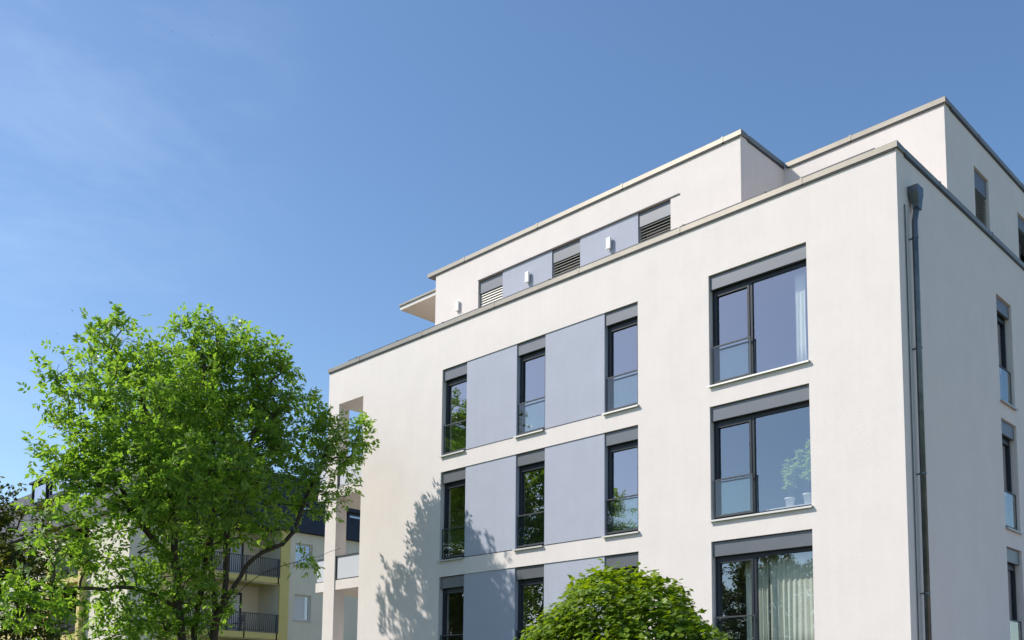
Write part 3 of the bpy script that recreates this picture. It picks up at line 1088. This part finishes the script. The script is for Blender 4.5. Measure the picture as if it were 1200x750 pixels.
STEMS=[ [(-15.5, -5.77, 0.03),(-15.53, -6.05, 2.33),(-15.51, -6.23, 3.17),(-15.44, -6.52, 5.26),(-15.37, -6.85, 7.12),(-15.71, -7.58, 9.4)],[(-15.55, -5.65, 0.02),(-15.72, -5.76, 2.35),(-15.71, -5.74, 3.75),(-15.79, -5.46, 5.64),(-16.04, -5.28, 7.96),(-16.57, -5.44, 11.07)],[(-15.61, -5.55, 0.01),(-15.71, -5.31, 2.36),(-15.68, -5.24, 3.67)],[(-15.68, -5.24, 3.67),(-15.8, -5.26, 4.56),(-16.12, -5.23, 5.71),(-16.59, -4.82, 7.67),(-16.83, -4.43, 9.94)],[(-15.68, -5.24, 3.67),(-15.57, -5.05, 4.56),(-15.65, -4.99, 6.36),(-15.96, -4.12, 9.11),(-16.01, -3.61, 10.44)],[(-15.56, -5.04, 4.23),(-15.34, -4.43, 5.38),(-15.1, -3.47, 6.05),(-15.09, -3.09, 7.03),(-14.98, -2.55, 8.29)],[(-15.56, -5.04, 4.12),(-15.14, -4.3, 4.97),(-14.87, -3.49, 5.35),(-14.61, -2.9, 5.56),(-14.37, -2.38, 5.8)],[(-15.43, -6.52, 5.05),(-15.38, -7.34, 5.78),(-15.26, -8.06, 6.69),(-15.31, -8.99, 7.74)],[(-15.47, -6.36, 4.0),(-15.25, -7.54, 4.3),(-15.06, -8.62, 4.19),(-14.81, -9.64, 4.07)] ]
tr = thing('ash_tree', 'tall bright green tree with slender stems covering the left corner of the white building', 'tree', (-15.55, -5.65, 0))
nd, pa, rd, tp, ns = grow(11, STEMS, LOBES, 2500, r_tip=0.006, step=0.24, power=0.43)
branches(nd, pa, rd, 0.0, 'trunk', M['bark'], tr)
compound_leaves(12, nd, tp, tr, M['leaf'], 2, 6, 0.145, 0.070, last=5, spread=0.10)

# ------------------------------------------------------------------ the round maple before the facade
def globe_maple():
    c = np.array([-0.80, -7.44, 2.03]); r = 1.27
    t = thing('globe_maple', 'round clipped maple with dense yellow green crown in front of the lower windows', 'tree', (c[0], c[1], 0))
    rng = np.random.default_rng(4)
    stems = [[(c[0], c[1], 0), (c[0]+0.02, c[1], 0.6), (c[0], c[1]+0.02, 1.2), (c[0], c[1], 2.0)]]
    bumps = [(rng.normal(0, 1, 3), rng.uniform(0.06, 0.20)) for _ in range(34)]
    bumps = [(b/np.linalg.norm(b), h) for b, h in bumps]
    def radius(d):
        k = r*0.92
        for b, h in bumps:
            k += h*max(0, (d@b-0.86)/0.14)**1.2*1.2
        return k
    nd, pa, rd, tp, ns = grow(5, [[s for s in stems[0]]], [(c[0], c[1], c[2]+0.1, r*0.86)], 240, r_tip=0.006, step=0.22)
    branches(nd, pa, rd, 0.0, 'trunk', M['bark'], t)
    P = []; D = []; N = []; S = []
    n = 0
    # shoots of opposite leaves, each a fan of drooping layered blades
    while n < 3500:
        d = rng.normal(0, 1, 3); d /= np.linalg.norm(d)
        rr = radius(d)*(1.0 if rng.random() < 0.75 else rng.uniform(0.7, 0.95))
        rr += (rng.exponential(0.035) if d[2] > 0 else 0)
        base = c+d*(rr-0.16)*np.array([1, 1, 0.96])
        g = d*0.9+np.array([0, 0, 0.55])+rng.normal(0, 0.25, 3); g /= np.linalg.norm(g)
        for k in range(6):
            p = base+g*0.035*k
            a = k*1.57+rng.uniform(0, 1)
            x = np.cross(g, [0.3, 0.2, 1.0]); x /= np.linalg.norm(x); y = np.cross(g, x)
            dd = (x*math.cos(a)+y*math.sin(a))*0.9+d*0.55+rng.normal(0, 0.15, 3)
            dd[2] -= 0.25
            P.append(p+dd*0.03); D.append(dd)
            N.append(d*0.35+np.array([0, 0, 0.8])+np.array(TO_SUN)*0.6+rng.normal(0, 0.28, 3))
            S.append(rng.uniform(0.75, 1.2)*(1-0.06*k))
        n += 1
    # a dozen long stray shoots
    for q in range(14):
        d = rng.normal(0, 1, 3); d[2] = abs(d[2])*0.6+0.05; d /= np.linalg.norm(d)
        base = c+d*(radius(d)-0.06)
        g = d*0.7+np.array([0, 0, 0.4])+rng.normal(0, 0.2, 3); g /= np.linalg.norm(g)
        for k in range(9):
            p = base+g*0.03*k
            dd = rng.normal(0, 1, 3)*0.8+g*0.6; dd[2] -= 0.2
            P.append(p); D.append(dd); N.append(np.array([0, 0, 1])+rng.normal(0, 0.4, 3)); S.append(rng.uniform(0.6, 1.0))
    P, D, N, S = map(np.array, (P, D, N, S))
    leaf_object('crown', M['maple'], t, P, D, N, 0.098*S, 0.098*S, 'lobed')
globe_maple()

# ------------------------------------------------------------------ other trees (left edge and those mirrored in the panes)
def round_tree(name, x, y, h, r, seed, m, label, tips, leaf, per=2, stem_h=None, group=None):
    t = thing(name, label, 'tree', (x, y, 0), group)
    rng = np.random.default_rng(seed)
    hb = stem_h or h*0.32
    stems = [[(x, y, 0), (x+0.1, y-0.05, hb*0.6), (x, y+0.1, hb), (x+0.1, y, h*0.6), (x, y, h*0.85)]]
    lobes = []
    hc = (h-hb*0.8)/2
    for k in range(13):
        a = k*2.4; zz = hb*0.8+hc*(0.35+1.3*(k+0.5)/13)
        w_ = math.sqrt(max(0.05, 1-((zz-(hb*0.8+hc))/hc)**2))
        rl = r*rng.uniform(0.36, 0.5)
        q = max(0, r*w_-rl*0.75)
        lobes.append((x+q*math.cos(a), y+q*math.sin(a), zz, rl))
    lobes.append((x, y, h-r*0.35, r*0.38))
    lobes.append((x, y, hb*0.8+hc, r*0.55))
    nd, pa, rd, tp, ns = grow(seed, stems, lobes, tips, r_tip=0.008, step=0.4)
    branches(nd, pa, rd, 0.0, 'trunk', M['bark'], t)
    compound_leaves(seed+1, nd, tp, t, m, per, 5, leaf, leaf*0.5, last=4, spread=0.14)
    return t
round_tree('dark_tree', -22.5, -9.0, 8.2, 2.5, 21, M['copper'], 'dark brownish green tree cut off by the left edge beside the tall green tree', 700, 0.15, 3, 1.2)
round_tree('garden_tree', -37.5, -22.2, 15.5, 5.2, 31, M['darkleaf'], 'broad dark green garden tree mirrored in the left column of windows', 500, 0.24, 2)
round_tree('garden_tree', -26.0, -26.0, 9.5, 4.0, 37, M['copper'], 'brownish garden tree mirrored in the lowest windows', 420, 0.2, 2)
round_tree('slender_garden_tree', -23.0, -35.5, 11.6, 4.6, 41, M['darkleaf'], 'garden tree with open branches mirrored in the wide windows', 640, 0.27, 3)

# ------------------------------------------------------------------ a few distant birds
def bird(p, span, yaw, label):
    t = thing('bird', label, 'bird', p, 'birds in the sky')
    x, y, z = p
    d = Vector((math.cos(yaw), math.sin(yaw), 0)); s = Vector((-d.y, d.x, 0)); o = Vector(p)
    mb = MB()
    mb.tube([o-d*span*0.22, o-d*span*0.05, o+d*span*0.08, o+d*span*0.2], [span*0.01, span*0.045, span*0.05, span*0.012], 8)
    body = mb.build('body', M['bird'], t, smooth=True)
    for q in (1, -1):
        mb = MB()
        pts = [o+d*span*0.08, o-d*span*0.05, o-d*span*0.10+s*q*span*0.5+Vector((0, 0, span*0.1)), o+d*span*0.06+s*q*span*0.25+Vector((0, 0, span*0.12))]
        mb.poly([tuple(a) for a in pts]); mb.poly([tuple(a-Vector((0, 0, 0.01))) for a in reversed(pts)])
        for k in range(4):
            a, b = pts[k], pts[(k+1) % 4]
            mb.poly([tuple(a), tuple(a-Vector((0, 0, 0.01))), tuple(b-Vector((0, 0, 0.01))), tuple(b)])
        mb.build('wing', M['bird'], t)
for p, s, yw, lb in (((-133.4, 34.09, 57.55), 0.5, 0.4, 'tiny dark bird nearest above the left shoulder of the tall tree'),
                     ((-134.0, 32.38, 53.81), 0.34, 1.4, 'tiny dark bird low in the sky between two other birds left of the tall tree'),
                     ((-144.8, 31.58, 56.36), 0.34, 2.0, 'tiny dark bird low in the sky closest to the left edge'),
                     ((-147.2, 53.14, 117.5), 0.5, 2.4, 'left of two tiny dark birds high in the sky'),
                     ((-153.3, 63.49, 125.2), 0.42, 0.9, 'right of two tiny dark birds high in the sky')):
    bird(p, s, yw, lb)
